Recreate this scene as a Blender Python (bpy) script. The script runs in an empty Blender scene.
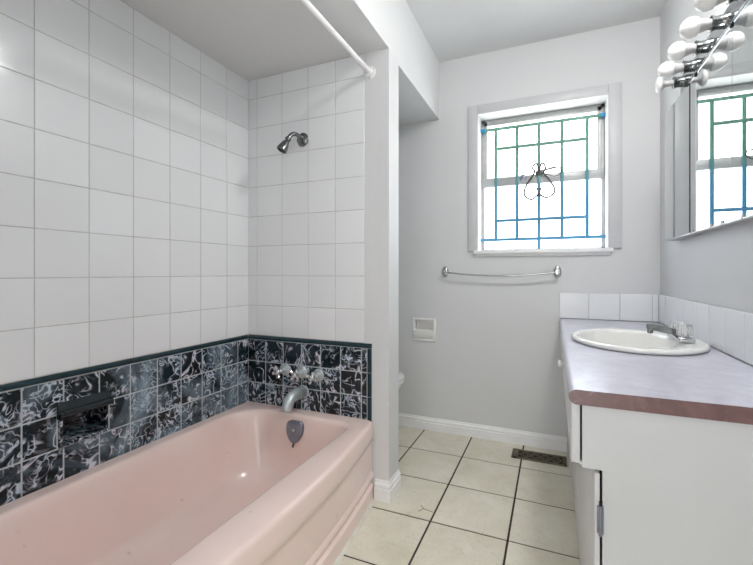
import bpy, bmesh, math, random
from mathutils import Vector, Matrix
random.seed(7)
C = bpy.context.scene.collection
PI = math.pi

# ------------------------------------------------------------------ materials
def lin(h):
    h = h.lstrip('#')
    v = [int(h[i:i+2], 16)/255 for i in (0, 2, 4)]
    return tuple((c/12.92 if c <= .04045 else ((c+.055)/1.055)**2.4) for c in v) + (1,)

class NT:
    def __init__(s, name):
        s.m = bpy.data.materials.new(name); s.m.use_nodes = True
        s.t = s.m.node_tree; s.b = s.t.nodes['Principled BSDF']
    def n(s, typ, **kw):
        nd = s.t.nodes.new(typ)
        for k, v in kw.items():
            if k.startswith('i_'): nd.inputs[k[2:].replace('_', ' ')].default_value = v
            else: setattr(nd, k, v)
        return nd
    def l(s, a, ao, b, bi): s.t.links.new(a.outputs[ao], b.inputs[bi])
    def set(s, **kw):
        for k, v in kw.items(): s.b.inputs[k.replace('_', ' ')].default_value = v
    def noise(s, scale, detail=3, rough=.5, dist=0, vec=None, vo=None):
        nd = s.n('ShaderNodeTexNoise'); nd.inputs['Scale'].default_value = scale
        nd.inputs['Detail'].default_value = detail; nd.inputs['Roughness'].default_value = rough
        nd.inputs['Distortion'].default_value = dist
        if vec is None:
            vec = s.n('ShaderNodeTexCoord'); vo = 'Object'
        s.l(vec, vo, nd, 'Vector'); return nd
    def ramp(s, src, so, stops):
        r = s.n('ShaderNodeValToRGB'); e = r.color_ramp.elements
        while len(e) < len(stops): e.new(.5)
        for i, (p, c) in enumerate(stops):
            e[i].position = p; e[i].color = lin(c) if isinstance(c, str) else (c, c, c, 1)
        s.l(src, so, r, 'Fac'); return r
    def bump(s, src, so, strength, dist=.002):
        b = s.n('ShaderNodeBump'); b.inputs['Strength'].default_value = strength; b.inputs['Distance'].default_value = dist
        s.l(src, so, b, 'Height'); s.l(b, 'Normal', s.b, 'Normal'); return b

def plain(name, col, rough=.5, metal=0, var=None, vscale=6, bumps=None, **kw):
    """colour with a faint mottling; optional fine bump"""
    t = NT(name); t.set(Base_Color=lin(col), Roughness=rough, Metallic=metal)
    for k, v in kw.items(): t.b.inputs[k.replace('_', ' ')].default_value = v
    if var:
        nz = t.noise(vscale, 4, .55); r = t.ramp(nz, 'Fac', [(.3, var), (.7, col)]); t.l(r, 'Color', t.b, 'Base Color')
    if bumps:
        nb = t.noise(bumps[0], 3); t.bump(nb, 'Fac', bumps[1], bumps[2] if len(bumps) > 2 else .001)
    return t.m

M = {}
M['paint'] = plain('wall_paint', '#d6d7d8', .55, var='#d2d3d4', vscale=2.2, bumps=(90, .08))
M['trim'] = plain('white_trim_paint', '#f2f2f3', .35, var='#ebebec', vscale=9)
M['casing'] = plain('casing_paint', '#c9cacc', .35, var='#c4c5c7', vscale=9)
M['ceil'] = plain('ceiling_paint', '#dcdddd', .7, var='#d8d9d9', vscale=2, bumps=(60, .06))
M['cab'] = plain('cabinet_paint', '#d9dadc', .4, var='#d4d5d6', vscale=5, bumps=(40, .06))
M['porcelain'] = plain('white_porcelain', '#e4e4e2', .12, var='#dfdedb', vscale=5, Coat_Weight=.4)
M['ceramic'] = plain('white_ceramic', '#ecebe9', .18, var='#e5e4e2', vscale=8)
M['chrome'] = plain('chrome', '#d2d4d6', .12, 1, var='#b9bbbd', vscale=25)
M['dullchrome'] = plain('tarnished_chrome', '#d3dbdd', .36, .65, var='#b7c1c4', vscale=40)
M['satin'] = plain('worn_bright_chrome', '#e6e8e8', .22, .8, var='#cfd2d3', vscale=50)
M['darkchrome'] = plain('dark_chrome', '#8d9090', .2, 1, var='#6a6d6d', vscale=40)
M['steelgrey'] = plain('grey_plated_steel', '#8f929f', .36, .6, var='#80838f', vscale=30)
M['alu'] = plain('mill_aluminium', '#b4b5b5', .45, .6, var='#a8a9a9', vscale=18)
M['mirror'] = plain('mirror_silver', '#cfd3d3', .015, 1)
M['dark'] = plain('dark_gap', '#1b1a19', .8)
M['rodwhite'] = plain('white_enamelled_rod', '#ececec', .25, var='#e4e4e4', vscale=20)
BULB = 0
M['bulb'] = plain('frosted_white_bulb', '#eeeeec', .25, Emission_Color=lin('#fffdf8'), Emission_Strength=BULB)
M['neck'] = plain('grey_bulb_neck', '#b9b9b9', .45)
M['grout_w'] = plain('pale_grout', '#c9c9c8', .8, var='#a3a2a0', vscale=14)
M['grout_d'] = plain('grey_grout', '#c3cacd', .7, var='#a5afb3', vscale=20)
M['grout_f'] = plain('dark_floor_grout', '#3f382e', .85, var='#2f2a22', vscale=30)
M['bronze'] = plain('bronze_register', '#77705c', .45, .5, var='#5f5848', vscale=30)
M['caulk'] = plain('white_caulk', '#e3e1d8', .5, var='#cfcabd', vscale=20)
M['clip'] = plain('clear_plastic_clip', '#d8dada', .15, Transmission_Weight=.5)
M['wire'] = plain('dark_wire', '#55524f', .45, .6)
M['acrylic'] = plain('clear_acrylic', '#f4f4f4', .06, Transmission_Weight=.8, IOR=1.49)
M['rust'] = plain('rust', '#8a5238', .7, .3)

def white_tile():
    t = NT('white_glazed_tile')
    g = t.n('ShaderNodeNewGeometry')
    r = t.ramp(g, 'Random Per Island', [(0, '#e4e6e8'), (1, '#e9ebed')])
    t.l(r, 'Color', t.b, 'Base Color')
    t.set(Roughness=.1)
    nz = t.noise(5, 2); t.bump(nz, 'Fac', .05, .004)
    return t.m
M['wtile'] = white_tile()

def floor_tile():
    t = NT('beige_floor_tile')
    g = t.n('ShaderNodeNewGeometry'); tc = t.n('ShaderNodeTexCoord')
    add = t.n('ShaderNodeVectorMath', operation='ADD'); t.l(tc, 'Object', add, 0)
    cmb = t.n('ShaderNodeVectorMath', operation='SCALE'); cmb.inputs[0].default_value = (7, 13, 5); t.l(g, 'Random Per Island', cmb, 'Scale')
    t.l(cmb, 0, add, 1)
    n1 = t.noise(6, 6, .6, .6, add, 0)
    r1 = t.ramp(n1, 'Fac', [(.3, '#d2ccb7'), (.5, '#dbd6c5'), (.72, '#e4e0d2')])
    n2 = t.noise(60, 4, .7, 0, add, 0)
    r2 = t.ramp(n2, 'Fac', [(.32, '#b5a98f'), (.45, '#ffffff')])
    mx = t.n('ShaderNodeMix', data_type='RGBA', blend_type='MULTIPLY'); mx.inputs[0].default_value = .25
    t.l(r1, 'Color', mx, 6); t.l(r2, 'Color', mx, 7)
    t.l(mx, 2, t.b, 'Base Color'); t.set(Roughness=.3)
    t.bump(n1, 'Fac', .12, .003)
    return t.m
M['ftile'] = floor_tile()

def marble(name, haze):
    """black-teal glazed tile with thin white swirling veins; haze = soap film patches"""
    t = NT(name)
    g = t.n('ShaderNodeNewGeometry'); tc = t.n('ShaderNodeTexCoord')
    add = t.n('ShaderNodeVectorMath', operation='ADD'); t.l(tc, 'Object', add, 0)
    sc = t.n('ShaderNodeVectorMath', operation='SCALE'); sc.inputs[0].default_value = (17, 23, 31); t.l(g, 'Random Per Island', sc, 'Scale')
    t.l(sc, 0, add, 1)
    def veins(scale, dist, width, detail=1.5):
        nz = t.noise(scale, detail, .55, dist, add, 0)
        a = t.n('ShaderNodeMath', operation='SUBTRACT'); a.inputs[1].default_value = .5; t.l(nz, 'Fac', a, 0)
        b = t.n('ShaderNodeMath', operation='ABSOLUTE'); t.l(a, 0, b, 0)
        return t.ramp(b, 0, [(0, 1.0), (width*.45, .85), (width*.85, .2), (width*1.9, 0.0)])
    v1 = veins(9.5, 2.0, .036, 1.5); v2 = veins(17, 1.6, .03, 1.2)
    m = t.noise(7, 2, .5, .5, add, 0); mr = t.ramp(m, 'Fac', [(.46, 0.0), (.56, 1.0)])
    mul = t.n('ShaderNodeMath', operation='MULTIPLY'); t.l(v2, 'Color', mul, 0); t.l(mr, 'Color', mul, 1)
    m1 = t.noise(16, 2, .5, .8, add, 0); m1r = t.ramp(m1, 'Fac', [(.44, .0), (.56, 1.0)])
    mu1 = t.n('ShaderNodeMath', operation='MULTIPLY'); t.l(v1, 'Color', mu1, 0); t.l(m1r, 'Color', mu1, 1)
    mxx = t.n('ShaderNodeMath', operation='MAXIMUM'); t.l(mu1, 0, mxx, 0); t.l(mul, 0, mxx, 1)
    cl = t.noise(11, 4, .6, 1.2, add, 0)
    base = t.ramp(cl, 'Fac', [(.35, '#040d13'), (.6, '#092029'), (.82, '#164455')])
    mix = t.n('ShaderNodeMix', data_type='RGBA'); t.l(mxx, 0, mix, 0); t.l(base, 'Color', mix, 6)
    vc = t.ramp(m, 'Fac', [(.3, '#eae4ee'), (.7, '#b9cbdb')]); t.l(vc, 'Color', mix, 7)
    hz = t.noise(3.2, 5, .6, 1.0); hr = t.ramp(hz, 'Fac', [(.47, 0.0), (.72, haze)])
    mix2 = t.n('ShaderNodeMix', data_type='RGBA'); t.l(hr, 'Color', mix2, 0); t.l(mix, 2, mix2, 6)
    mix2.inputs[7].default_value = lin('#9db4c4')
    t.l(mix2, 2, t.b, 'Base Color'); t.set(Roughness=.16)
    return t.m
M['marble'] = marble('dark_marbled_tile', .12)
M['marble_film'] = marble('dark_marbled_tile_soap_film', .75)
M['captrim'] = plain('dark_teal_cap_tile', '#12282f', .15, var='#1b3a42', vscale=12)
M['blackglaze'] = plain('black_glaze', '#0b1419', .15, var='#16262d', vscale=25)
M['dishblack'] = marble('black_marbled_ceramic', .35)

def tub_mat():
    t = NT('pink_enamel')
    nz = t.noise(4, 4, .6); r = t.ramp(nz, 'Fac', [(.3, '#eed6ce'), (.7, '#f1dcd5')])
    # scuffs low on the inner wall
    sp = t.noise(22, 3, .5, .3); sr = t.ramp(sp, 'Fac', [(.70, 0.0), (.8, .35)])
    mx = t.n('ShaderNodeMix', data_type='RGBA'); t.l(sr, 'Color', mx, 0); t.l(r, 'Color', mx, 6); mx.inputs[7].default_value = lin('#a98a80')
    t.l(mx, 2, t.b, 'Base Color'); t.set(Roughness=.2, Coat_Weight=.5, Coat_Roughness=.06)
    return t.m
M['tub'] = tub_mat()

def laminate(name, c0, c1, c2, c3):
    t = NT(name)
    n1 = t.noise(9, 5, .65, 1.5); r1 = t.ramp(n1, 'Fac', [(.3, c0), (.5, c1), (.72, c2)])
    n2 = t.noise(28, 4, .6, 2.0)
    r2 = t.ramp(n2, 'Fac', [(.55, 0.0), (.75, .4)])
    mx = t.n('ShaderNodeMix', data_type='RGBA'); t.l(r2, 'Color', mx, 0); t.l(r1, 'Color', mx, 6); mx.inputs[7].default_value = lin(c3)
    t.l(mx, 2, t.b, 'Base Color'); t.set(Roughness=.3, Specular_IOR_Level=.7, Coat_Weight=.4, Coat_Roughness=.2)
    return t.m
M['laminate'] = laminate('mauve_marbled_laminate_sheen', '#a9a7b6', '#b5b4c2', '#c2c2ce', '#d0d0d9')  # top's pale blue-lavender tone has reflected window light put into the colour
M['lam_edge'] = laminate('mauve_brown_laminate_edge', '#674846', '#735250', '#82615f', '#a58b89')

def grille_paint():
    t = NT('teal_and_blue_bar_paint')
    tc = t.n('ShaderNodeTexCoord'); sp = t.n('ShaderNodeSeparateXYZ'); t.l(tc, 'Object', sp, 0)
    mr = t.n('ShaderNodeMapRange'); mr.inputs['From Min'].default_value = .25; mr.inputs['From Max'].default_value = .46
    t.l(sp, 'Z', mr, 'Value')
    nz = t.noise(30, 3)
    r = t.ramp(mr, 'Result', [(0, '#4f8db0'), (1, '#659685')])
    t.l(r, 'Color', t.b, 'Base Color'); t.set(Roughness=.45)
    t.bump(nz, 'Fac', .1)
    return t.m
M['bars'] = grille_paint()
M['barblue'] = plain('bright_blue_bracket', '#1f8fbf', .45)

def pane(name, col, strength, scale):
    """obscure glass lit from behind by daylight"""
    t = NT(name); t.set(Base_Color=lin('#e8ecee'), Roughness=.25)
    nz = t.noise(scale, 2)
    t.bump(nz, 'Fac', .4, .002)
    r = t.ramp(nz, 'Fac', [(.3, col), (.7, '#ffffff')])
    t.l(r, 'Color', t.b, 'Emission Color'); t.set(Emission_Strength=strength)
    return t.m
WIN = 2.8
M['pane_up'] = pane('obscure_glass_upper', '#fffaf6', WIN, 120)
M['pane_lo'] = pane('obscure_glass_lower', '#e9f2ff', WIN*.95, 160)

# ------------------------------------------------------------------ mesh builder
class MB:
    def __init__(s): s.bm = bmesh.new(); s.mats = []; s.mi = 0
    def _mark(s, faces):
        for f in faces: f.material_index = s.mi
    def use(s, mat):
        if mat not in s.mats: s.mats.append(mat)
        s.mi = s.mats.index(mat); return s
    def box(s, x0, x1, y0, y1, z0, z1, bev=0, seg=2):
        r = bmesh.ops.create_cube(s.bm, size=1)
        vs = r['verts']
        for v in vs:
            v.co = Vector(((x0+x1)/2 + v.co.x*(x1-x0), (y0+y1)/2 + v.co.y*(y1-y0), (z0+z1)/2 + v.co.z*(z1-z0)))
        fs = set(f for v in vs for f in v.link_faces)
        if bev:
            es = list(set(e for v in vs for e in v.link_edges))
            rb = bmesh.ops.bevel(s.bm, geom=es, offset=bev, segments=seg, profile=.5, affect='EDGES', clamp_overlap=True)
            fs = set(f for f in fs if f.is_valid) | set(rb['faces'])
        s._mark(fs); return s
    def loft(s, loops, cap0=True, cap1=True, closed=True):
        rings = [[s.bm.verts.new(p) for p in L] for L in loops]
        n = len(rings[0]); fs = []
        for a, b in zip(rings, rings[1:]):
            for i in range(n if closed else n-1):
                j = (i+1) % n
                fs.append(s.bm.faces.new((a[i], a[j], b[j], b[i])))
        if cap0: fs.append(s.bm.faces.new(list(reversed(rings[0]))))
        if cap1: fs.append(s.bm.faces.new(rings[-1]))
        s._mark(fs); return s
    def tube(s, pts, r, seg=12, cap=True):
        pts = [Vector(p) for p in pts]; rs = r if isinstance(r, (list, tuple)) else [r]*len(pts)
        loops = []; up = None
        for i, p in enumerate(pts):
            d = (pts[min(i+1, len(pts)-1)] - pts[max(i-1, 0)]).normalized()
            if up is None:
                up = Vector((0, 0, 1)) if abs(d.z) < .9 else Vector((1, 0, 0))
            u = d.cross(up).normalized(); w = u.cross(d).normalized(); up = w
            loops.append([p + (u*math.cos(2*PI*k/seg) + w*math.sin(2*PI*k/seg))*rs[i] for k in range(seg)])
        return s.loft(loops, cap, cap)
    def lathe(s, prof, o, axis, seg=28, sx=1, sy=1):
        """prof: (radius, distance along axis)"""
        o = Vector(o); a = Vector(axis).normalized()
        up = Vector((0, 0, 1)) if abs(a.z) < .9 else Vector((1, 0, 0))
        u = up.cross(a).normalized(); w = a.cross(u)
        loops = [[o + a*d + (u*math.cos(2*PI*k/seg)*sx + w*math.sin(2*PI*k/seg)*sy)*max(r, 1e-5) for k in range(seg)] for r, d in prof]
        return s.loft(loops, True, True)
    def prism(s, prof, y0, y1, axis='y'):
        """closed 2D profile swept along an axis: y -> (x,z), x -> (y,z), z -> (x,y)"""
        f = {'y': lambda p, t: (p[0], t, p[1]), 'x': lambda p, t: (t, p[0], p[1]), 'z': lambda p, t: (p[0], p[1], t)}[axis]
        return s.loft([[f(p, y0) for p in prof], [f(p, y1) for p in prof]])
    def quad(s, pts):
        f = s.bm.faces.new([s.bm.verts.new(p) for p in pts]); s._mark([f]); return s

LOC = {}
def build(name, mb, mat=None, parent=None, smooth=True, angle=35, loc=None):
    """link the collected shapes as ONE mesh object; loc = origin of a top-level thing"""
    bm = mb.bm
    bmesh.ops.recalc_face_normals(bm, faces=bm.faces)
    me = bpy.data.meshes.new(name)
    o = bpy.data.objects.new(name, me)
    base = Vector(LOC[parent.name]) if parent else Vector(loc or (0, 0, 0))
    bmesh.ops.translate(bm, verts=bm.verts, vec=-base)
    bm.to_mesh(me); bm.free()
    for mm in (mb.mats or [M[mat] if isinstance(mat, str) else mat]): me.materials.append(mm)
    if smooth:
        for p in me.polygons: p.use_smooth = True
        me.set_sharp_from_angle(angle=math.radians(angle))
    C.objects.link(o)
    if parent: o.parent = parent
    else: o.location = base
    LOC[o.name] = tuple(base)
    return o
def thing(name, label, cat, loc, group=None):
    o = bpy.data.objects.new(name, None); o.empty_display_size = .05
    C.objects.link(o); o.location = loc; LOC[o.name] = tuple(loc)
    o['label'] = label; o['category'] = cat
    if group: o['group'] = group
    return o
def tag(o, label, cat, group=None):
    o['label'] = label; o['category'] = cat
    if group: o['group'] = group
    return o
def struct(o): o['kind'] = 'structure'; return o
def sroot(name, loc=(0, 0, 0)):
    o = bpy.data.objects.new(name, None); o.empty_display_size = .05
    C.objects.link(o); o.location = loc; LOC[o.name] = tuple(loc); o['kind'] = 'structure'; return o

# ------------------------------------------------------------------ dimensions (m); camera stands at the origin, 1.05 up
XL, XR, YB, YF = -1.5, .535, 2.639, -.85
YW0, YW1, XW = 1.738, 1.866, -.69          # wing wall between tub and toilet
ZC, ZS = 2.44, 2.08
RIM = .36

def tiles(mb, us, ws, place, gap, t, skip=None, jitter=.0002):
    """bevelled tiles between successive grid lines; place(u, w, height) -> point; skip = cut-out rectangle"""
    for u0, u1 in zip(us, us[1:]):
        for w0, w1 in zip(ws, ws[1:]):
            rects = [(u0, u1, w0, w1)]
            if skip:
                a, b, c, d = skip
                if u0 < b and u1 > a and w0 < d and w1 > c:
                    rects = []
                    if u0 < a: rects.append((u0, a-gap/2, w0, w1))
                    if u1 > b: rects.append((b+gap/2, u1, w0, w1))
                    m0, m1 = max(u0, a-gap/2), min(u1, b+gap/2)
                    if w0 < c: rects.append((m0, m1, w0, c))
                    if w1 > d: rects.append((m0, m1, d, w1))
            for a0, a1, c0, c1 in rects:
                g = gap/2
                a0 += g; a1 -= g; c0 += g; c1 -= g
                if a1-a0 < .004 or c1-c0 < .004: continue
                b = min(.0016, (a1-a0)*.2, (c1-c0)*.2)
                lo = [(a0, c0), (a1, c0), (a1, c1), (a0, c1)]
                hi = [(a0+b, c0+b), (a1-b, c0+b), (a1-b, c1-b), (a0+b, c1-b)]
                j = random.uniform(-jitter, jitter)
                js = [j + random.uniform(-jitter, jitter) for _ in range(4)]
                L = [[place(p[0], p[1], 0) for p in lo], [place(p[0], p[1], t*.7) for p in lo],
                     [place(p[0], p[1], t + js[i]) for i, p in enumerate(hi)]]
                mb.loft(L, False, True)
def steps(a, b, d):
    """grid lines from a going down by d until past b, ascending"""
    r = [a]
    while r[-1] - d > b: r.append(r[-1] - d)
    r.append(b); return sorted(r)

# ------------------------------------------------------------------ the room
CRACK = [[(-.545, 1.765), (-.527, 1.745), (-.482, 1.735)], [(-.541, 1.717), (-.534, 1.733), (-.527, 1.745)]]
# floor: grout bed + square tiles
fl = sroot('floor')
mb = MB(); mb.box(XL-.1, XR+.1, YF-1.2, YB+.15, -.1, -.003); build('grout_bed', mb, 'grout_f', fl, False)
xs = [-.4745-.3125*k for k in range(4)][::-1] + [-.4745+.3125*k for k in (1, 2, 3, 4)]
ys = [1.997-.3272*k for k in range(9)][::-1] + [1.997+.3272, 1.997+2*.3272]
mb = MB(); tiles(mb, xs, ys, lambda u, w, h: (u, w, h-.004), .0085, .004, None, .0003); build('tile_field', mb, 'ftile', fl, False)

mb = MB()
for pts in CRACK: mb.tube([(x, y, .0002) for x, y in pts], .0012, 6)
build('hairline_crack', mb, 'grout_f', fl)
mb = MB(); mb.box(XL-.1, XR+.1, YF-.1, YB+.15, ZC, ZC+.1); struct(build('ceiling', mb, 'ceil', None, False))
mb = MB(); mb.box(XL-.008, XW, YW1, YB, 2.062, ZC+.01)
mb.box(XL-.008, XW, .2, YW1, ZS, ZC+.01); struct(build('ceiling_soffit', mb, 'ceil', None, True, 30))

# back wall with window hole and tissue-holder recess
WX0, WX1, WZ0, WZ1 = -.437, .288, 1.182, 2.056
HX0, HX1, HZ0, HZ1 = -.860, -.728, .660, .732
mb = MB()
yb1 = YB+.15
mb.box(XL-.1, HX0, YB, yb1, -.1, ZC); mb.box(HX0, HX1, YB, yb1, -.1, HZ0); mb.box(HX0, HX1, YB, yb1, HZ1, ZC)
mb.box(HX0, HX1, YB+.06, yb1, HZ0, HZ1)
mb.box(HX1, WX0, YB, yb1, -.1, ZC); mb.box(WX0, WX1, YB, yb1, -.1, WZ0); mb.box(WX0, WX1, YB, yb1, WZ1, ZC)
mb.box(WX1, XR+.1, YB, yb1, -.1, ZC)
struct(build('wall_back', mb, 'paint', None, False))
mb = MB(); mb.box(XR, XR+.1, YF, YB, -.1, ZC); struct(build('wall_right', mb, 'paint', None, False))
# wall behind the camera with the doorway to the hall
mb = MB(); mb.box(XL-.1, -.62, YF-.1, YF, -.1, ZC); mb.box(.32, XR+.1, YF-.1, YF, -.1, ZC); mb.box(-.62, .32, YF-.1, YF, 2.04, ZC)
struct(build('wall_front', mb, 'paint', None, False))
dr = sroot('door_1', (-.62, YF, 0))
mb = MB()
for a, b in ((-.69, -.62), (.32, .39)): mb.box(a, b, YF, YF+.016, 0, 2.11, .003)
mb.box(-.69, .39, YF, YF+.016, 2.04, 2.11, .003); build('door_casing', mb, 'trim', dr)

# left wall: hole for the soap dish, white tile above, marbled tile below
SY0, SY1, SZ0, SZ1 = .818, .984, .4665, .580
wl = sroot('wall_left')
mb = MB()
x0, x1 = XL-.1, XL-.008
mb.box(x0, x1, YF, SY0, -.1, ZC); mb.box(x0, x1, SY1, YB, -.1, ZC); mb.box(x0, x1, SY0, SY1, -.1, SZ0); mb.box(x0, x1, SY0, SY1, SZ1, ZC)
mb.box(x0-.02, x0, SY0-.01, SY1+.01, SZ0-.01, SZ1+.01)
build('plaster', mb, 'paint', wl, False)
wy = [1.7375] + [1.578-.1655*k for k in range(9)]; wy = sorted(wy)
wz = [.718+.1572*k for k in range(9)] + [ZS]
dy = sorted([1.7375] + [1.656-.11735*k for k in range(13)])
dz = [.325, .4665, .580, .6945]
GB = MB(); GB.box(XL-.008, XL-.0015, .2, 1.735, .71, ZS); build('grout_bed', GB, 'grout_w', wl, False)
for nm, a, b, c, d in (('grout', .2, SY0, .3, .71), ('grout', SY1, 1.735, .3, .71)): pass
g2 = MB()
g2.box(XL-.008, XL-.0015, .2, SY0, .3, .71); g2.box(XL-.008, XL-.0015, SY1, 1.735, .3, .71)
g2.box(XL-.008, XL-.0015, SY0, SY1, .3, SZ0); g2.box(XL-.008, XL-.0015, SY0, SY1, SZ1, .71)
build('dark_tile_grout', g2, 'grout_d', wl, False)
mb = MB(); tiles(mb, wy, wz, lambda u, w, h: (XL-.003+h, u, w), .0026, .003, None, .00010); build('white_tiling', mb, 'wtile', wl, False)
mb = MB(); tiles(mb, dy, dz, lambda u, w, h: (XL-.003+h, u, w), .0052, .003, (SY0, SY1, SZ0, SZ1)); build('marbled_tiling', mb, 'marble_film', wl, False)
def cap_profile(t=.010):
    pr = [(0, .696), (t*.8, .697)]
    for k in range(7): a = PI/2*k/6; pr.append((t*.2+t*.8*math.cos(a), .704+.013*math.sin(a)))
    pr.append((0, .717)); return pr
mb = MB()
for a, b in zip([.2+.157*k for k in range(10)], [.2+.157*(k+1) for k in range(9)] + [1.727]):
    mb.prism([(XL-.006+d, z) for d, z in cap_profile()], a+.0006, b-.0006)
build('cap_tiles', mb, 'captrim', wl)

# wing wall: tiled towards the tub, painted end
ww = sroot('wall_wing')
mb = MB(); mb.box(XL-.008, XW, YW0, YW1, -.1, ZS); build('plaster', mb, 'paint', ww, True, 30)
mb = MB(); mb.box(XL, -.813, YW0-.0015, YW0, .71, ZS); build('grout_bed', mb, 'grout_w', ww, False)
mb = MB(); mb.box(XL, -.776, YW0-.0015, YW0, .3, .71); build('dark_tile_grout', mb, 'grout_d', ww, False)
ex = [XL-.0015, -1.443, -1.2835, -1.1245, -.969, -.8125]
mb = MB(); tiles(mb, ex, wz, lambda u, w, h: (u, YW0-h, w), .0026, .003, None, .00010); build('white_tiling', mb, 'wtile', ww, False)
dx = [XL-.0015] + [-1.387+.1117*k for k in range(6)] + [-.7985]
mb = MB(); tiles(mb, dx, dz, lambda u, w, h: (u, YW0-h, w), .0052, .003); build('marbled_tiling', mb, 'marble', ww, False)
mb = MB()
for a, b in zip([XL+.006]+[-1.387+.157*k for k in range(4)], [-1.387+.157*k for k in range(4)]+[-.774]):
    mb.use(M['captrim']).prism([(YW0+.0-d, z) for d, z in cap_profile(.013)], a+.0006, b-.0006, 'x')
mb.use(M['blackglaze'])
for z0, z1 in zip(dz, dz[1:]): mb.box(-.7965, -.775, YW0-.006, YW0, z0+.001, z1-.001, .0025)
build('cap_tiles', mb, None, ww)

# near end of the tub alcove (beside the photographer)
mb = MB(); mb.box(XL-.008, -.69, .06, .2, -.1, ZC); struct(build('wall_alcove', mb, 'paint', None, False))

# baseboards
def base_profile(h=.083, t=.014):
    pr = [(0, 0), (t, 0), (t, h*.60), (t*.72, h*.63), (t*.72, h*.67), (t*.86, h*.70)]
    for k in range(6):
        a = k/5*PI/2; pr.append((t*.36 + t*.5*math.cos(a), h*.72 + h*.15*math.sin(a)))
    pr += [(t*.36, h*.93), (t*.22, h), (0, h)]
    return pr
mb = MB(); mb.prism([(YB-d, z) for d, z in base_profile()], XL-.008, .078, 'x'); struct(build('baseboard_back', mb, 'trim', None, True, 40))
bw = sroot('baseboard_wing')
mb = MB()
bp = base_profile(.092, .018)
def miter(o):  # outline of the wing-wall end at offset d
    return [(-.757, YW0-o), (XW+o*.75, YW0-o), (XW+o*.75, YW1), (XW-.001, YW1), (XW-.001, YW0+.001), (-.757, YW0+.001)]
mb.loft([[(p[0], p[1], z) for p in miter(max(d, .0005))] for d, z in bp[1:]], True, True)
build('baseboard_moulding', mb, 'trim', bw, True, 40)
# caulk line between tub and floor
mb = MB()
def xfront(y): return -.765 + .06*(1-min(1, abs((y-.97)/.765))**2)
def xfoot(y): return -.763 + .050*(1-min(1, abs((y-.97)/.765))**2)
nseg = 24
mb.loft([[(xfoot(y)-.004, y, 0), (xfoot(y)+.012, y, 0), (xfoot(y)+.009, y, .003), (xfoot(y)-.004, y, .008)] for y in [.21+1.52*k/nseg for k in range(nseg+1)]])
struct(build('trim_caulk', mb, 'caulk'))

# ------------------------------------------------------------------ window
wn = sroot('window_1', (0, YB, WZ0))
mb = MB()
mb.box(-.496, WX0, YB-.016, YB, 1.187, 2.113, .003); mb.box(WX1, .355, YB-.016, YB, 1.187, 2.113, .003)
mb.box(WX0, WX1, YB-.016, YB, WZ1, 2.113, .003); build('casing', mb, 'casing', wn)
mb = MB()
mb.box(WX0-.004, WX0+.004, YB-.012, yb1, WZ0, WZ1); mb.box(WX1-.004, WX1+.004, YB-.012, yb1, WZ0, WZ1)
mb.box(WX0-.004, WX1+.004, YB-.012, yb1, WZ1-.004, WZ1+.004); mb.box(WX0-.004, WX1+.004, YB, yb1, WZ0-.004, WZ0+.006)
build('jamb', mb, 'trim', wn, False)
mb = MB(); mb.box(-.462, .312, YB-.03, YB+.11, 1.166, 1.190, .004); mb.box(-.45, .30, YB-.012, YB, 1.150, 1.166, .003); build('sill', mb, 'trim', wn)
FY = YB+.112
mb = MB()
fx0, fx1, fz0, fz1 = WX0+.004, WX1-.004, WZ0+.006, WZ1-.004
mb.box(fx0, fx0+.02, FY, FY+.03, fz0, fz1, .002); mb.box(fx1-.02, fx1, FY, FY+.03, fz0, fz1, .002)
mb.box(fx0, fx1, FY, FY+.03, fz1-.02, fz1, .002); mb.box(fx0, fx1, FY, FY+.03, fz0, fz0+.015, .002)
build('window_frame', mb, 'alu', wn)
MZ0, MZ1 = 1.609, 1.667
us = MB()
us.box(fx0+.017, fx0+.038, FY-.006, FY+.02, MZ0, fz1-.014, .002); us.box(fx1-.040, fx1-.017, FY-.006, FY+.02, MZ0, fz1-.014, .002)
us.box(fx0+.017, fx1-.017, FY-.006, FY+.02, fz1-.042, fz1-.014, .002); us.box(fx0+.005, fx1-.005, FY-.008, FY+.022, MZ0, MZ1, .003)
sash = build('upper_sash', us, 'alu', wn)
mb = MB(); mb.box(fx0+.03, fx1-.03, FY+.008, FY+.013, MZ1-.01, fz1-.03); build('pane', mb, 'pane_up', sash, False)
mb = MB(); mb.box(fx0+.012, fx1-.012, FY+.012, FY+.017, fz0+.008, MZ0+.01); build('lower_pane', mb, 'pane_lo', wn, False)
mb = MB()
mb.lathe([(.02, 0), (.022, .004), (.018, .010), (.006, .013)], (-.172, FY-.008, 1.652), (0, -1, 0), 20)
mb.box(-.09, -.05, FY-.024, FY-.008, 1.668, 1.69, .003)
mb.tube([(-.07, FY-.018, 1.683), (-.03, FY-.02, 1.689), (.01, FY-.018, 1.697), (.022, FY-.014, 1.692)], [.006, .006, .008, .004], 8)
build('sash_latch', mb, 'steelgrey', wn)

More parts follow.
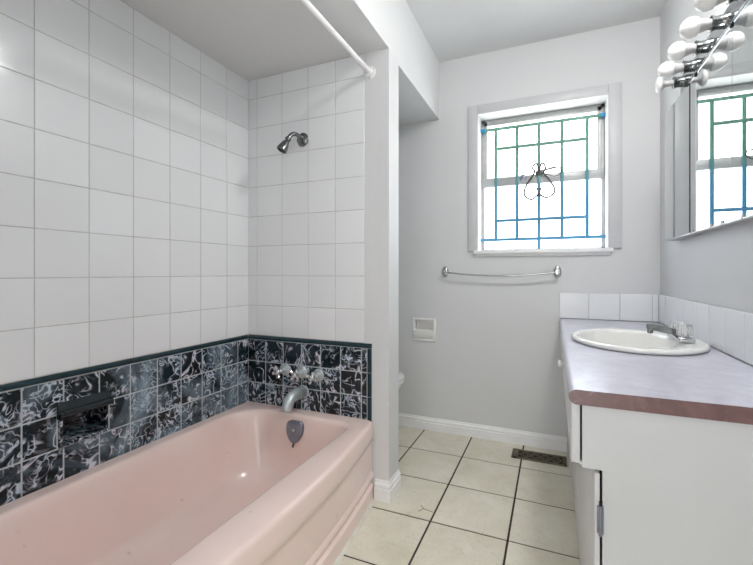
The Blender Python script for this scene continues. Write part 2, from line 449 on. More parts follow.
# ------------------------------------------------------------------ decorative security grille in the window
gy = YB+.092
gr = thing('window_grille', 'thin teal and blue metal bars with a wire scroll in front of the window', 'grille', (-.079, gy, 1.262))
def bar(x0, x1, z0, z1, d=.010):
    mb = MB(); mb.box(x0, x1, gy-d/2, gy+d/2, z0, z1, .0015); return build('bar', mb, 'bars', gr)
hb = .019
XV = [-.338, -.208, -.079, .052, .189]
for z in (1.978, 1.262): bar(WX0+.008, WX1-.008, z-hb/2, z+hb/2)
for z in (1.849, 1.384): bar(XV[0]+hb/2, XV[4]-hb/2, z-hb/2, z+hb/2)
for i, x in enumerate(XV): bar(x-hb/2, x+hb/2, 1.192 if i == 2 else 1.262+hb/2, 1.978-hb/2, .008)
for x0, x1 in ((WX0+.004, WX0+.03), (WX1-.03, WX1-.004)):
    for z in (1.978, 1.262):
        mb = MB(); mb.box(x0, x1, gy-.011, gy+.009, z-.010, z+.010, .002); build('bracket', mb, 'barblue' if z > 1.5 else 'bars', gr)
for x in XV:
    if x != XV[2]:
        pass
def spline(pts, n=6):
    P = [Vector(p) for p in pts]; P = [2*P[0]-P[1]] + P + [2*P[-1]-P[-2]]; out = []
    for i in range(1, len(P)-2):
        for k in range(n):
            t = k/n; a, b, c, d = P[i-1:i+3]
            out.append(.5*((2*b)+(c-a)*t+(2*a-5*b+4*c-d)*t*t+(3*b-a-3*c+d)*t**3))
    out.append(P[-2]); return out
sL = [(-.092, 1.574), (-.079, 1.551), (-.088, 1.530), (-.124, 1.506), (-.160, 1.532), (-.163, 1.566), (-.150, 1.600), (-.122, 1.645), (-.103, 1.678), (-.114, 1.695), (-.111, 1.716), (-.094, 1.727), (-.082, 1.705), (-.080, 1.665)]
sR = [(-.064, 1.572), (-.077, 1.551), (-.066, 1.528), (-.031, 1.512), (.005, 1.534), (.011, 1.562), (-.002, 1.591), (-.025, 1.628), (-.050, 1.666), (-.041, 1.690), (-.047, 1.716), (-.058, 1.726), (-.070, 1.712), (-.078, 1.675)]
mb = MB()
for S in (sL, sR): mb.tube(spline([(x, gy-.012, z) for x, z in S]), .0052, 8)
mb.tube(spline([(.021, gy-.008, 1.694), (.042, gy-.008, 1.686), (.047, gy-.008, 1.662), (.014, gy-.008, 1.640), (-.032, gy-.008, 1.655), (-.07, gy-.008, 1.668)]), .003, 6)
mb.box(-.098, -.060, gy-.012, gy-.004, 1.655, 1.682, .004)
build('scroll_ornament', mb, 'wire', gr)

# ------------------------------------------------------------------ bathtub
tb = thing('bathtub', 'pink enamelled alcove bathtub with wide front rim', 'bathtub', (-1.1, .97, 0))
Y0, Y1 = .206, 1.734
def rr(x0, x1, y0, y1, r, n=10, side=22):
    """rounded rectangle, constant point count, counter-clockwise from the front-right"""
    if not isinstance(r, (list, tuple)): r = [r]*4
    pts = []
    cs = [((x1, y1), r[0], 0), ((x0, y1), r[1], 1), ((x0, y0), r[2], 2), ((x1, y0), r[3], 3)]
    corners = []
    for (cx, cy), q, k in cs:
        ox = cx - q if k in (0, 3) else cx + q; oy = cy - q if k in (0, 1) else cy + q
        corners.append([(ox + q*math.cos(k*PI/2 + PI/2*i/n), oy + q*math.sin(k*PI/2 + PI/2*i/n)) for i in range(n+1)])
    for k in range(4):
        a = corners[k-1][-1]; b = corners[k][0]
        for i in range(1, side): pts.append((a[0]+(b[0]-a[0])*i/side, a[1]+(b[1]-a[1])*i/side))
        pts += corners[k]
    return pts
def outer(inset, z, r):
    L = []
    for x, y in rr(XL+.003, -.765-inset, Y0, Y1, [r, .002, .002, r]):
        w = max(0, min(1, (x+1.1)/.3)); L.append((x + w*(xfront(y)+.765), y, z))
    return L
def inner(dx0, dx1, dy0, dy1, z, r):
    L = []
    for x, y in rr(-1.442+dx0, -.838-dx1, .285+dy0, 1.662-dy1, r): L.append((x, y, z))
    return L
mb = MB()
mb.loft([outer(.016, .2705, .01), outer(.003, .2705, .012), outer(0, .2735, .012), outer(-.001, .30, .012), outer(0, .343, .012), outer(.0015, .350, .013), outer(.005, .3555, .015), outer(.0105, .359, .018), outer(.018, .360, .022), outer(.030, .3602, .028),
         inner(-.014, -.012, -.014, -.014, .3597, [.085, .16, .15, .10]), inner(-.005, -.005, -.006, -.005, .358, [.083, .16, .15, .10]), inner(0, 0, 0, 0, .353, [.083, .16, .15, .10]), inner(.005, .004, .008, .005, .342, [.085, .16, .15, .10]), inner(.011, .008, .02, .009, .325, [.09, .16, .15, .11]),
         inner(.024, .018, .06, .018, .26, [.12, .16, .16, .13]), inner(.04, .03, .13, .03, .18, .17), inner(.058, .045, .22, .046, .11, .18), inner(.08, .065, .29, .068, .075, .17), inner(.115, .10, .35, .11, .056, .15), inner(.17, .16, .42, .18, .049, .12), inner(.27, .26, .6, .5, .047, .03)], False, True)
build('shell', mb, 'tub', tb, True, 50)
mb = MB()
def ap(y):
    f = xfront(y); q = xfoot(y)
    m = lambda t: f + (q-f)*t
    P = [(m(0)-.022, .272), (m(0)-.022, .2665), (m(0)-.009, .2655), (m(.1)-.0085, .245), (m(.3)-.009, .140), (m(.5)-.010, .125), (m(.6)-.002, .116), (m(.7)-.001, .104), (m(.75)-.012, .094), (m(.8)-.013, .072), (m(.9)-.001, .064), (m(.95), .052), (m(1)-.002, .03), (m(1), 0), (m(1)-.05, 0), (m(0)-.06, .274)]
    return [(x, y, z) for x, z in P]
mb.loft([ap(Y0+(Y1-Y0)*k/30) for k in range(31)])
build('apron', mb, 'tub', tb, True, 45)
# overflow plate with trip lever, on the tap-end inner wall
ov = MB()
oc = Vector((-1.137, 1.640, .294)); tilt = Matrix.Rotation(math.radians(-9), 3, 'X')
def shield(s, d):
    L = []
    for k in range(40):
        a = 2*PI*k/40; ca, sa = math.cos(a), math.sin(a)
        x = .046*math.copysign(abs(ca)**(.5 if sa > 0 else .8), ca); z = (.043 if sa > 0 else .050)*math.copysign(abs(sa)**(.55 if sa > 0 else .75), sa)
        if z < 0: x *= 1-.42*(abs(z)/.050)**1.4; z *= 1.22
        L.append(oc + tilt @ Vector((x*s, -d, z*s)))
    return L
ov.loft([shield(1, -.012), shield(1, .005), shield(.96, .009), shield(.86, .011), shield(.4, .0125)])
op = build('overflow_plate', ov, 'steelgrey', tb, True, 50)
mb = MB()
mb.lathe([(.006, 0), (.006, .004), (.003, .006)], oc + tilt @ Vector((0, -.011, 0)), tilt @ Vector((0, -1, 0)), 12)
build('screw', mb, 'dullchrome', op)
mb = MB(); mb.tube([oc + tilt @ Vector((.004, -.006, -.058)), oc + tilt @ Vector((.004, -.010, -.068)), oc + tilt @ Vector((.004, -.012, -.078))], [.004, .005, .004], 10)
build('trip_lever', mb, 'wire', op)
mb = MB(); mb.lathe([(.036, 0), (.038, .003), (.030, .004), (.028, .001), (.004, .001)], (-1.135, 1.30, .046), (0, 0, 1), 24); build('drain', mb, 'chrome', tb)

# ------------------------------------------------------------------ tub spout, three valves, shower head
sp = thing('tub_spout', 'cloudy chrome bath spout between the tub rim and the valve handles', 'faucet', (-1.15, YW0, .45))
mb = MB()
path = spline([(-1.15, 1.733, .452), (-1.15, 1.70, .455), (-1.15, 1.655, .454), (-1.15, 1.618, .444), (-1.15, 1.598, .422), (-1.15, 1.592, .398)], 4)
n = len(path)
mb.tube(path, [.029 if i < n*.3 else .029-.007*(i-n*.3)/(n*.7) for i in range(n)], 20)
build('spout_body', mb, 'dullchrome', sp, True, 50)
mb = MB(); mb.lathe([(.032, 0), (.033, .003), (.031, .006), (.028, .008)], (-1.15, 1.735, .452), (0, -1, 0), 24); build('wall_flange', mb, 'dullchrome', sp)
for i, (vx, vz, rot, txt) in enumerate(((-1.262, .553, .35, 'leftmost of the three chrome tub valve handles on the marbled tile'),
                                        (-1.160, .548, .95, 'middle chrome tub valve handle, directly above the spout'),
                                        (-1.062, .543, 1.25, 'rightmost of the three chrome tub valve handles, nearest the painted wall end'))):
    v = thing('tub_valve', txt, 'faucet handle', (vx, YW0, vz), 'chrome valve handles over the bathtub')
    mb = MB(); mb.lathe([(.0300, 0), (.0310, .003), (.0285, .006), (.0240, .007), (.0235, .012), (.0175, .013), (.0165, .019), (.0120, .020), (.0120, .026)], (vx, YW0-.003, vz), (0, -1, 0), 28); build('escutcheon', mb, 'dullchrome', v, True, 22)
    mb = MB(); mb.lathe([(.010, 0), (.0105, .018), (.0150, .030), (.0155, .046), (.011, .054), (.004, .057)], (vx, YW0-.024, vz), (0, -1, 0), 16)
    hy = YW0-.066
    for k in range(4):
        a = rot + k*PI/2; ux, uz = math.cos(a), math.sin(a)
        mb.tube([(vx, hy, vz), (vx+ux*.018, hy-.001, vz+uz*.018), (vx+ux*.027, hy-.003, vz+uz*.027), (vx+ux*.032, hy-.003, vz+uz*.032)], [.0075, .0066, .0082, .004], 10)
    build('cross_handle', mb, 'satin', v)
sh = thing('shower_sprayer', 'small tarnished chrome shower head on a short bent arm, high on white tile', 'shower head', (-1.154, YW0, 1.717))
mb = MB(); mb.lathe([(.034, 0), (.035, .004), (.030, .010), (.016, .014), (.011, .016)], (-1.154, YW0-.003, 1.717), (0, -1, 0), 28); build('wall_flange', mb, 'darkchrome', sh)
mb = MB(); mb.tube(spline([(-1.154, 1.735, 1.717), (-1.156, 1.702, 1.727), (-1.161, 1.670, 1.729), (-1.167, 1.648, 1.715), (-1.172, 1.636, 1.696)], 5), .0105, 14); build('arm', mb, 'darkchrome', sh, True, 60)
hd = Vector((-.022, -.026, -.062)).normalized()
ho = Vector((-1.171, 1.638, 1.700))
mb = MB(); mb.lathe([(.012, 0), (.0145, .002), (.0145, .013), (.011, .016), (.013, .020), (.022, .046), (.026, .066), (.0262, .072), (.022, .074)], ho, hd, 24); hh = build('head', mb, 'darkchrome', sh)
mb = MB(); mb.lathe([(.021, 0), (.020, .003), (.004, .003)], ho+hd*.0725, hd, 24); build('spray_face', mb, 'dark', hh)

rd = thing('shower_curtain_rod', 'white round curtain rod running over the bathtub edge', 'rod', (-.785, 1.735, 1.985))
mb = MB(); mb.tube([(-.785, .202, 1.985), (-.785, 1.0, 1.985), (-.785, 1.735, 1.985)], .0125, 20); build('rod', mb, 'rodwhite', rd)
for yy, ax in ((YW0, -1), (.2, 1)):
    mb = MB(); mb.lathe([(.031, 0), (.031, .003), (.026, .006), (.019, .008), (.017, .024), (.014, .026)], (-.785, yy, 1.985), (0, ax, 0), 28); build('end_flange', mb, 'rodwhite', rd)
    for k in range(3):
        a = .5+2*PI*k/3
        mb = MB(); mb.lathe([(.003, 0), (.0028, .0015), (.001, .002)], (-.785+.025*math.cos(a), yy+ax*.0055, 1.985+.025*math.sin(a)), (0, ax, 0), 8); build('screw', mb, 'chrome', rd)

# ------------------------------------------------------------------ recessed soap dish
sd = thing('soap_dish', 'black marbled recessed ceramic soap dish in the dark tile beside the tub', 'soap dish', (XL, (SY0+SY1)/2, SZ0))
mb = MB(); e = .003
mb.box(XL-.07, XL-.066, SY0+e, SY1-e, SZ0+e, SZ1-e); mb.box(XL-.066, XL+.004, SY0+e, SY0+.012, SZ0+e, SZ1-e, .002); mb.box(XL-.066, XL+.004, SY1-.012, SY1-e, SZ0+e, SZ1-e, .002)
mb.box(XL-.066, XL+.010, SY0+e, SY1-e, SZ0+e, SZ0+.016, .004); mb.box(XL-.066, XL+.004, SY0+e, SY1-e, SZ1-.012, SZ1-e, .002)
build('recess', mb, 'dishblack', sd)
mb = MB()
hp = [(XL-.02, .560), (XL+.008, .566)]
for k in range(9): a = -PI/2+PI*k/8; hp.append((XL+.012+.012*math.cos(a), .580+.013*math.sin(a)))
hp += [(XL+.006, .606), (XL+.0005, .618), (XL-.02, .612)]
mb.loft([[(x, y, z) for x, z in hp] for y in (SY0-.004, SY1+.004)]); build('hood', mb, 'blackglaze', sd)
mb = MB(); mb.tube([(XL-.02, SY0+.014, .502), (XL-.012, SY0+.03, .502), (XL-.012, SY1-.03, .502), (XL-.02, SY1-.014, .502)], .004, 10); build('grab_bar', mb, 'captrim', sd)

# ------------------------------------------------------------------ toilet behind the wing wall
tl = thing('toilet', 'white toilet whose bowl tip shows past the wall end', 'toilet', (-1.16, 2.27, 0))
ty = 2.27
def ell(x0, x1, hw, z, p=2.3, n=40):
    cx, rx = (x0+x1)/2, (x1-x0)/2; L = []
    for k in range(n):
        a = 2*PI*k/n; c, s = math.cos(a), math.sin(a)
        L.append((cx + rx*math.copysign(abs(c)**(2/p), c), ty + hw*math.copysign(abs(s)**(2/p), s), z))
    return L
mb = MB(); mb.loft([ell(-1.42, -.93, .115, 0), ell(-1.42, -.935, .112, .03), ell(-1.40, -.96, .10, .08), ell(-1.40, -.95, .105, .17), ell(-1.42, -.90, .14, .26), ell(-1.44, -.845, .175, .34), ell(-1.45, -.826, .183, .375), ell(-1.45, -.826, .183, .388), ell(-1.44, -.84, .17, .391)])
build('bowl', mb, 'porcelain', tl, True, 50)
mb = MB(); mb.loft([ell(-1.30, -.820, .186, .393), ell(-1.30, -.812, .190, .397), ell(-1.30, -.812, .190, .408), ell(-1.30, -.818, .186, .411)]); build('seat', mb, 'porcelain', tl, True, 50)
mb = MB(); mb.loft([ell(-1.30, -.820, .186, .4135), ell(-1.30, -.813, .190, .417), ell(-1.30, -.816, .189, .427), ell(-1.29, -.835, .178, .435), ell(-1.27, -.90, .14, .440)]); build('lid', mb, 'porcelain', tl, True, 50)
mb = MB(); mb.box(-1.49, -1.31, ty-.22, ty+.22, .392, .74, .03, 4); tk = build('tank', mb, 'porcelain', tl)
mb = MB(); mb.box(-1.50, -1.295, ty-.23, ty+.23, .742, .775, .012, 3); build('tank_lid', mb, 'porcelain', tl)
mb = MB(); mb.tube([(-1.312, ty-.16, .68), (-1.285, ty-.16, .68), (-1.283, ty-.10, .675)], .006, 10); build('flush_lever', mb, 'chrome', tk)

# ------------------------------------------------------------------ tissue holder, towel bar, register on the back wall
tp = thing('toilet_paper_holder', 'white recessed ceramic toilet paper holder, empty, on the back wall', 'paper holder', (-.791, YB, .589))
mb = MB()
a0, a1, c0, c1 = -.871, -.711, .589, .744
yf = YB-.009
mb.box(a0, HX0+.002, yf, YB, c0, c1, .004); mb.box(HX1-.002, a1, yf, YB, c0, c1, .004); mb.box(a0+.004, a1-.004, yf, YB, HZ1-.002, c1, .004); mb.box(a0+.006, a1-.006, yf, YB, c0, c0+.014, .004)
mb.box(HX0+.001, HX1-.001, YB+.045, YB+.05, HZ0+.001, HZ1-.001)
mb.box(HX0+.0005, HX0+.003, YB-.003, YB+.05, HZ0+.001, HZ1-.001); mb.box(HX1-.003, HX1-.0005, YB-.003, YB+.05, HZ0+.001, HZ1-.001)
mb.box(HX0+.001, HX1-.001, YB-.003, YB+.05, HZ0+.0005, HZ0+.003); mb.box(HX0+.001, HX1-.001, YB-.003, YB+.05, HZ1-.003, HZ1-.0005)
build('body', mb, 'ceramic', tp)
mb = MB()
pr = [(YB, .602), (YB-.004, .602)] + [(YB-.006-.016*math.sin(PI*.5*k/6), .606+.046*k/6) for k in range(7)] + [(YB-.024, .661), (YB-.018, .667), (YB, .667)]
mb.prism(pr, HX0, HX1, 'x'); build('scoop_lip', mb, 'ceramic', tp, True, 50)
mb = MB(); mb.lathe([(.003, 0), (.003, .002)], (-.836, YB-.016, .668), (0, 0, 1), 10); build('spindle_socket', mb, 'dark', tp)

tw = thing('towel_bar', 'bent chrome towel bar under the window', 'towel bar', (-.31, YB, 1.053))
for px in (-.648, .026):
    mb = MB(); mb.lathe([(.026, 0), (.0265, .004), (.021, .010), (.016, .012)], (px, YB, 1.055), (0, -1, 0), 28, .86, 1.35)
    post = build('end_post', mb, 'chrome', tw)
    mb = MB(); mb.tube([(px, YB-.008, 1.055), (px, YB-.03, 1.055), (px, YB-.05, 1.053)], [.010, .011, .014], 14); mb.lathe([(.014, 0), (.015, .006), (.012, .012), (.003, .013)], (px, YB-.048, 1.053), (0, -1, 0), 18)
    build('post_knuckle', mb, 'chrome', post)
mb = MB(); mb.tube([(-.642+.662*t, YB-.052, 1.052-.022*(1-(2*t-1)**2)) for t in [k/20 for k in range(21)]], .0058, 12); build('rail', mb, 'chrome', tw, True, 60)

fr = thing('floor_register', 'bronze floor vent with scrolled grille set in the tiles below the window', 'vent', (-.073, 2.486, 0))
mb = MB(); rx0, rx1, ry0, ry1 = -.217, .072, 2.424, 2.548
mb.box(rx0, rx1, ry0, ry0+.018, 0, .006, .002); mb.box(rx0, rx1, ry1-.018, ry1, 0, .006, .002); mb.box(rx0, rx0+.034, ry0, ry1, 0, .006, .002); mb.box(rx1-.018, rx1, ry0, ry1, 0, .006, .002)
rf = build('frame', mb, 'bronze', fr)
mb = MB(); mb.box(rx0+.03, rx1-.016, ry0+.016, ry1-.016, 0, .0012); build('duct_opening', mb, 'dark', fr, False)
mb = MB()
ym = (ry0+ry1)/2; gx0, gx1 = rx0+.034, rx1-.018; step = (gx1-gx0)/4.5
for k in range(4):
    cx = gx0+step*(k+.75)
    for rad in (.026, .013):
        mb.tube([(cx+rad*math.cos(2*PI*i/20), ym+rad*1.25*math.sin(2*PI*i/20), .0035) for i in range(21)], .0022, 6)
for k in range(5):
    cx = gx0+step*(k+.25)
    for sgn in (1, -1): mb.tube([(cx-step*.42, ym-sgn*.040, .0035), (cx, ym, .0035), (cx+step*.42, ym+sgn*.040, .0035)], .0022, 6)
build('scroll_grille', mb, 'bronze', fr)

# ------------------------------------------------------------------ vanity
VY0, VY1 = 1.07, YB-.004
va = thing('vanity_cabinet', 'white painted vanity cabinet with worn edges under the mauve counter', 'cabinet', (.3, 1.85, 0))
mb = MB()
mb.box(.0635, .53, VY0, VY0+.016, .592, .744, .001); mb.box(.1055, .53, VY0, VY0+.016, 0, .5925, .001)
build('end_panel', mb, 'cab', va, False)
mb = MB(); mb.box(.040, .0595, VY0+.001, VY1, .600, .742, .003); build('apron_rail', mb, 'cab', va)
mb = MB(); mb.box(.0595, .53, VY0+.02, VY1, .590, .600); mb.box(.112, .53, VY0+.018, VY1, 0, .02); mb.box(.52, .53, VY0+.018, VY1, .02, .59); mb.box(.112, .13, VY0+.018, VY0+.05, .02, .59); mb.box(.112, .13, 1.80, 1.85, .02, .59)
build('carcass', mb, 'cab', va, False)
mb = MB(); mb.box(.081, .53, 2.325, VY1, 0, .590, .002); build('filler_panel', mb, 'cab', va)
for a, b, hy in ((VY0+.002, 1.690, VY0), (1.696, 2.320, 2.321)):
    mb = MB(); mb.box(.089, .1005, a, b, .006, .583, .002); d = build('door', mb, 'cab', va)
    if hy == VY0:
        mb = MB(); mb.box(.094, .1075, VY0-.006, VY0+.001, .448, .51, .0015); mb.tube([(.1015, VY0-.006, .444), (.1015, VY0-.006, .514)], .0045, 10); build('hinge', mb, 'steelgrey', d)
        mb = MB(); mb.tube([(.1015, VY0-.0045, .512), (.1015, VY0-.0045, .522)], .0035, 8); build('hinge_pin', mb, 'dark', d)
mb = MB(); mb.lathe([(.007, 0), (.007, .005), (.012, .009), (.014, .014), (.012, .019), (.004, .021)], (.040, 1.73, .698), (-1, 0, 0), 20); build('drawer_knob', mb, 'trim', va)

# counter: bullnosed front, hole for the basin
CX0, CX1, CY0, CY1, CZ0, CZ1 = .034, .5265, 1.045, 2.6305, .7455, .780
SX, SY, SRX, SRY = .292, 1.850, .222, .280
mb = MB()
def nose(y):
    r = (CZ1-CZ0)/2; P = [(CX0+.03, y, CZ0)]
    for k in range(13): a = -PI/2-PI*k/12; P.append((CX0+r+r*math.cos(a), y, CZ0+r+r*math.sin(a)))
    P.append((CX0+.03, y, CZ1)); return P
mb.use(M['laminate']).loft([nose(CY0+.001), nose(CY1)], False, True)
mb.use(M['lam_edge']).loft([nose(CY0), nose(CY0+.001)], True, False); mb.box(CX0+.03, CX1, CY0, CY0+.001, CZ0, CZ1-.0006); mb.use(M['laminate'])
# ring of the flat top around the hole
N = 72
def ray_rect(a):
    dx, dy = math.cos(a), math.sin(a); t = 1e9
    for lim, c, dd in ((CX0+.03, SX, dx), (CX1, SX, dx), (CY0+.001, SY, dy), (CY1, SY, dy)):
        if abs(dd) > 1e-9:
            q = (lim-c)/dd
            if q > 0: t = min(t, q)
    return SX+dx*t, SY+dy*t
angs = sorted([2*PI*k/N for k in range(N)] + [math.atan2(y-SY, x-SX) % (2*PI) for x in (CX0+.03, CX1) for y in (CY0+.001, CY1)])
hole = [(SX+(SRX-.02)*math.cos(a), SY+(SRY-.02)*math.sin(a)) for a in angs]
rect = [ray_rect(a) for a in angs]
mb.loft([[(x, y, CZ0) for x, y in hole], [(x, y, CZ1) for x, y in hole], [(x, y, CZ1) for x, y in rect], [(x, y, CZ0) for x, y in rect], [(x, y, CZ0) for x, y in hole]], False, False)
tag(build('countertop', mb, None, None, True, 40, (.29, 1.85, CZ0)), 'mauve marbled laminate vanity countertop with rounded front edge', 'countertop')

# tiled splash along the back and right wall
bs = sroot('trim_backsplash')
mb = MB(); mb.box(.040, XR, YB-.0035, YB, .78, .929); mb.box(XR-.0035, XR, 1.03, YB, .78, .929); build('grout_bed', mb, 'grout_w', bs, False)
mb = MB()
bx = [.038, .190, .345, .4985, .527]
tiles(mb, bx, [.781, .932], lambda u, w, h: (u, YB-.003-h, w), .0025, .005)
by = steps(YB-.008, 1.03, .1535)
tiles(mb, by, [.781, .933], lambda u, w, h: (XR-.003-h, u, w), .0025, .005)
build('white_tiles', mb, 'wtile', bs, False)

# drop-in basin
sk = thing('sink', 'oval white drop-in basin in the mauve counter', 'sink', (SX, SY, CZ1))
def el(rx, ry, z, cx=SX, n=64): return [(cx+rx*math.cos(2*PI*k/n), SY+ry*math.sin(2*PI*k/n), z) for k in range(n)]
mb = MB()
bcx = SX-.032
mb.loft([el(SRX-.006, SRY-.006, CZ1+.0015), el(SRX, SRY, CZ1+.005), el(SRX+.001, SRY+.001, CZ1+.011), el(SRX-.004, SRY-.004, CZ1+.017), el(SRX-.014, SRY-.014, CZ1+.019),
         el(.172, .232, CZ1+.017, bcx), el(.165, .225, CZ1+.014, bcx), el(.160, .220, CZ1+.004, bcx), el(.148, .205, CZ1-.04, bcx), el(.12, .165, CZ1-.10, bcx), el(.07, .09, CZ1-.135, bcx), el(.022, .022, CZ1-.142, bcx)], False, True)
build('basin', mb, 'porcelain', sk, True, 60)
mb = MB(); mb.loft([el(SRX-.001, SRY-.001, CZ1+.0002), el(SRX-.001, SRY-.001, CZ1+.004)], True, True)
mb = MB(); mb.lathe([(.021, 0), (.022, .002), (.017, .003), (.016, .001), (.003, .001)], (bcx, SY, CZ1-.1425), (0, 0, 1), 24); build('drain', mb, 'chrome', sk)

fa = thing('sink_faucet', 'chrome basin faucet with two clear fluted knobs', 'faucet', (.462, SY, CZ1+.018))
fz = CZ1+.018
fx, fy = .438, 1.845
mb = MB(); mb.box(fx-.026, fx+.026, fy-.082, fy+.082, fz, fz+.020, .009, 3); build('base', mb, 'chrome', fa, True, 50)
mb = MB()
def sec(x, w, z0, z1): return [(x, fy-w, z0), (x, fy+w, z0), (x, fy+w*.9, z1), (x, fy-w*.9, z1)]
mb.loft([sec(fx+.018, .020, fz+.015, fz+.030), sec(fx-.015, .019, fz+.016, fz+.040), sec(fx-.055, .0165, fz+.026, fz+.050), sec(fx-.090, .0155, fz+.034, fz+.056), sec(fx-.108, .0150, fz+.034, fz+.055)])
bmesh.ops.bevel(mb.bm, geom=list(mb.bm.edges), offset=.003, segments=2, affect='EDGES')
spt = build('spout', mb, 'darkchrome', fa, True, 40)
mb = MB(); mb.lathe([(.010, 0), (.0105, .010), (.009, .016), (.007, .0165)], (fx-.096, fy, fz+.036), (0, 0, -1), 18); build('aerator', mb, 'darkchrome', spt)
for dyy in (-.052, .052):
    mb = MB(); hx, hy = fx, fy+dyy
    mb.lathe([(.012, 0), (.012, .008)], (hx, hy, fz+.019), (0, 0, 1), 16)
    loops = []
    for r, z in ((.020, .023), (.023, .027), (.024, .050), (.0225, .060), (.019, .065), (.006, .066)):
        loops.append([(hx+r*(1+.07*math.cos(8*2*PI*k/48))*math.cos(2*PI*k/48), hy+r*(1+.07*math.cos(8*2*PI*k/48))*math.sin(2*PI*k/48), fz+z) for k in range(48)])
    mb.loft(loops); build('knob', mb, 'acrylic', fa, True, 40)

# ------------------------------------------------------------------ mirrored medicine cabinet
MXF = .488
mc = thing('mirror_cabinet', 'three-door mirrored medicine cabinet, far door slightly ajar, above the basin', 'mirror cabinet', (.515, 1.73, 1.2))
mb = MB(); mb.box(.497, XR, 1.11, 2.28, 1.203, 1.785); build('body', mb, 'alu', mc, False)
for a, b in ((1.105, 1.526), (1.529, 1.924)):
    mb = MB(); mb.box(MXF, MXF+.006, a, b, 1.203, 1.788, .0008); build('mirror_door', mb, 'mirror', mc, False)
hng = Vector((.489, 1.9445)); tip = Vector((.4825, 2.285)); dv = (tip-hng).normalized(); nv = Vector((-dv.y, dv.x))
nv = nv if nv.x > 0 else -nv
q = [hng, tip, tip+nv*.006, hng+nv*.006]
mb = MB(); mb.prism([(p.x, p.y) for p in q], 1.203, 1.788, 'z'); build('mirror_door', mb, 'mirror', mc, False)
mb = MB(); mb.box(.4915, .497, 1.922, 1.9455, 1.203, 1.785); build('door_gap', mb, 'dark', mc, False)
mb = MB(); mb.box(MXF-.004, MXF+.008, 1.105, 1.940, 1.7875, 1.7945, .001); build('top_rail', mb, 'chrome', mc)
mb = MB(); mb.box(MXF-.003, MXF+.008, 1.105, 1.940, 1.197, 1.203, .001); mb.box(.486, .53, 1.94, 2.28, 1.197, 1.2025, .001); build('bottom_rail', mb, 'alu', mc)
for yy, zz in ((1.60, 1.206), (1.45, 1.206), (1.70, 1.206), (1.90, 1.206), (1.528, 1.785), (1.86, 1.785)):
    mb = MB(); mb.box(MXF-.004, MXF-.0005, yy-.006, yy+.006, zz-.007, zz+.007, .001); build('clip', mb, 'clip' if zz < 1.5 else 'dark', mc)

# ------------------------------------------------------------------ vanity light bar with bulbs
lb = thing('vanity_light', 'chrome strip light with a row of white bulbs above the mirror', 'light fixture', (.52, 1.68, 1.84))
mb = MB(); mb.box(.503, XR, 1.235, 2.125, 1.797, 1.884, .004); build('back_plate', mb, 'chrome', lb)
ZB = 1.841
for k, yy in enumerate((1.31, 1.463, 1.613, 1.765, 1.912, 2.052)):
    mb = MB(); mb.lathe([(.0245, 0), (.0245, .004), (.0215, .008), (.0205, .030), (.0235, .038), (.0245, .043), (.021, .044), (.017, .03), (.01, .02)], (.504, yy, ZB), (-1, 0, 0), 28)
    so = build('socket', mb, 'darkchrome', lb)
    mb = MB()
    if k < 5:
        mb.use(M['neck']).lathe([(.0125, 0), (.0145, .020), (.0165, .036), (.0225, .056)], (.486, yy, ZB), (-1, 0, 0), 24)
        pr = [(.0225, .056), (.0285, .0605)] + [(.0318*math.sin(math.radians(t)), .0755-.0318*math.cos(math.radians(t))) for t in range(75, 181, 10)]
        mb.use(M['bulb']).lathe(pr, (.486, yy, ZB), (-1, 0, 0), 28)
        b = build('bulb', mb, None, so, True, 60)
    else:
        mb.use(M['neck']).lathe([(.012, 0), (.013, .020), (.012, .045), (.014, .055), (.026, .066)], (.486, yy, ZB), (-1, 0, 0), 24)
        mb.use(M['bulb']).lathe([(.026, .066), (.032, .071), (.0325, .076), (.028, .082), (.015, .0855), (.003, .0865)], (.486, yy, ZB), (-1, 0, 0), 28)
        b = build('bulb', mb, None, so, True, 60); b['label'] = 'flat-faced reflector bulb'

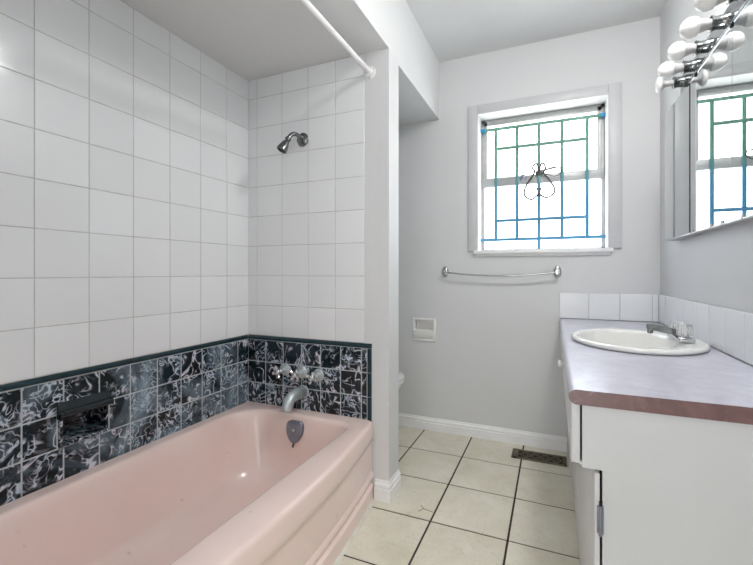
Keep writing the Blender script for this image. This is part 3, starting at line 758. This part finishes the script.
# ------------------------------------------------------------------ light
cl = thing('added_fill_lamp', 'added fill dome out of view near the vanity wall', 'added fill light', (.30, 1.32, ZC))  # added fill source, unseen above the frame, to brighten the room
mb = MB(); mb.lathe([(.150, 0), (.150, .012), (.142, .018)], (.30, 1.32, ZC), (0, 0, -1), 32); build('base_plate', mb, 'rodwhite', cl)
M['opal'] = plain('fill_lamp_glow', '#f6f6f4', .3, Emission_Color=lin('#fffefc'), Emission_Strength=41)
mb = MB(); mb.lathe([(.140, .012), (.138, .030), (.122, .055), (.09, .075), (.045, .087), (.004, .09)], (.30, 1.32, ZC), (0, 0, -1), 32); build('fill_dome', mb, 'opal', cl, True, 60)
w = bpy.data.worlds.new('World'); bpy.context.scene.world = w; w.use_nodes = True
w.node_tree.nodes['Background'].inputs[0].default_value = (.95, .98, 1, 1); w.node_tree.nodes['Background'].inputs[1].default_value = .7
def area(name, loc, rot, sx, sy, energy, col=(1, 1, 1)):
    l = bpy.data.lights.new(name, 'AREA'); l.shape = 'RECTANGLE'; l.size = sx; l.size_y = sy; l.energy = energy; l.color = col
    o = bpy.data.objects.new(name, l); C.objects.link(o); o.location = loc; o.rotation_euler = rot; return o
area('hall_daylight', (-.15, YF-.12, 1.05), (PI/2, 0, 0), .9, 1.9, 6.6, (1, .99, .98))

# ------------------------------------------------------------------ camera
F = 407.3
cam = bpy.data.cameras.new('camera'); co = bpy.data.objects.new('camera', cam); C.objects.link(co)
cam.sensor_fit = 'HORIZONTAL'; cam.sensor_width = 36; cam.lens = F/753*36; cam.shift_y = -10/753
co.location = (0, 0, 1.05); co.rotation_euler = (PI/2, 0, math.radians(23.394)); cam.clip_start = .02
sc = bpy.context.scene; sc.camera = co
sc.view_settings.view_transform = 'Standard'; sc.view_settings.look = 'None'; sc.view_settings.gamma = 1; sc.view_settings.use_curve_mapping = False
sc.view_settings.exposure = .83
sc.cycles.use_denoising = True; sc.cycles.max_bounces = 14; sc.cycles.diffuse_bounces = 10; sc.cycles.glossy_bounces = 6
sc.cycles.caustics_reflective = True; sc.cycles.sample_clamp_indirect = 8
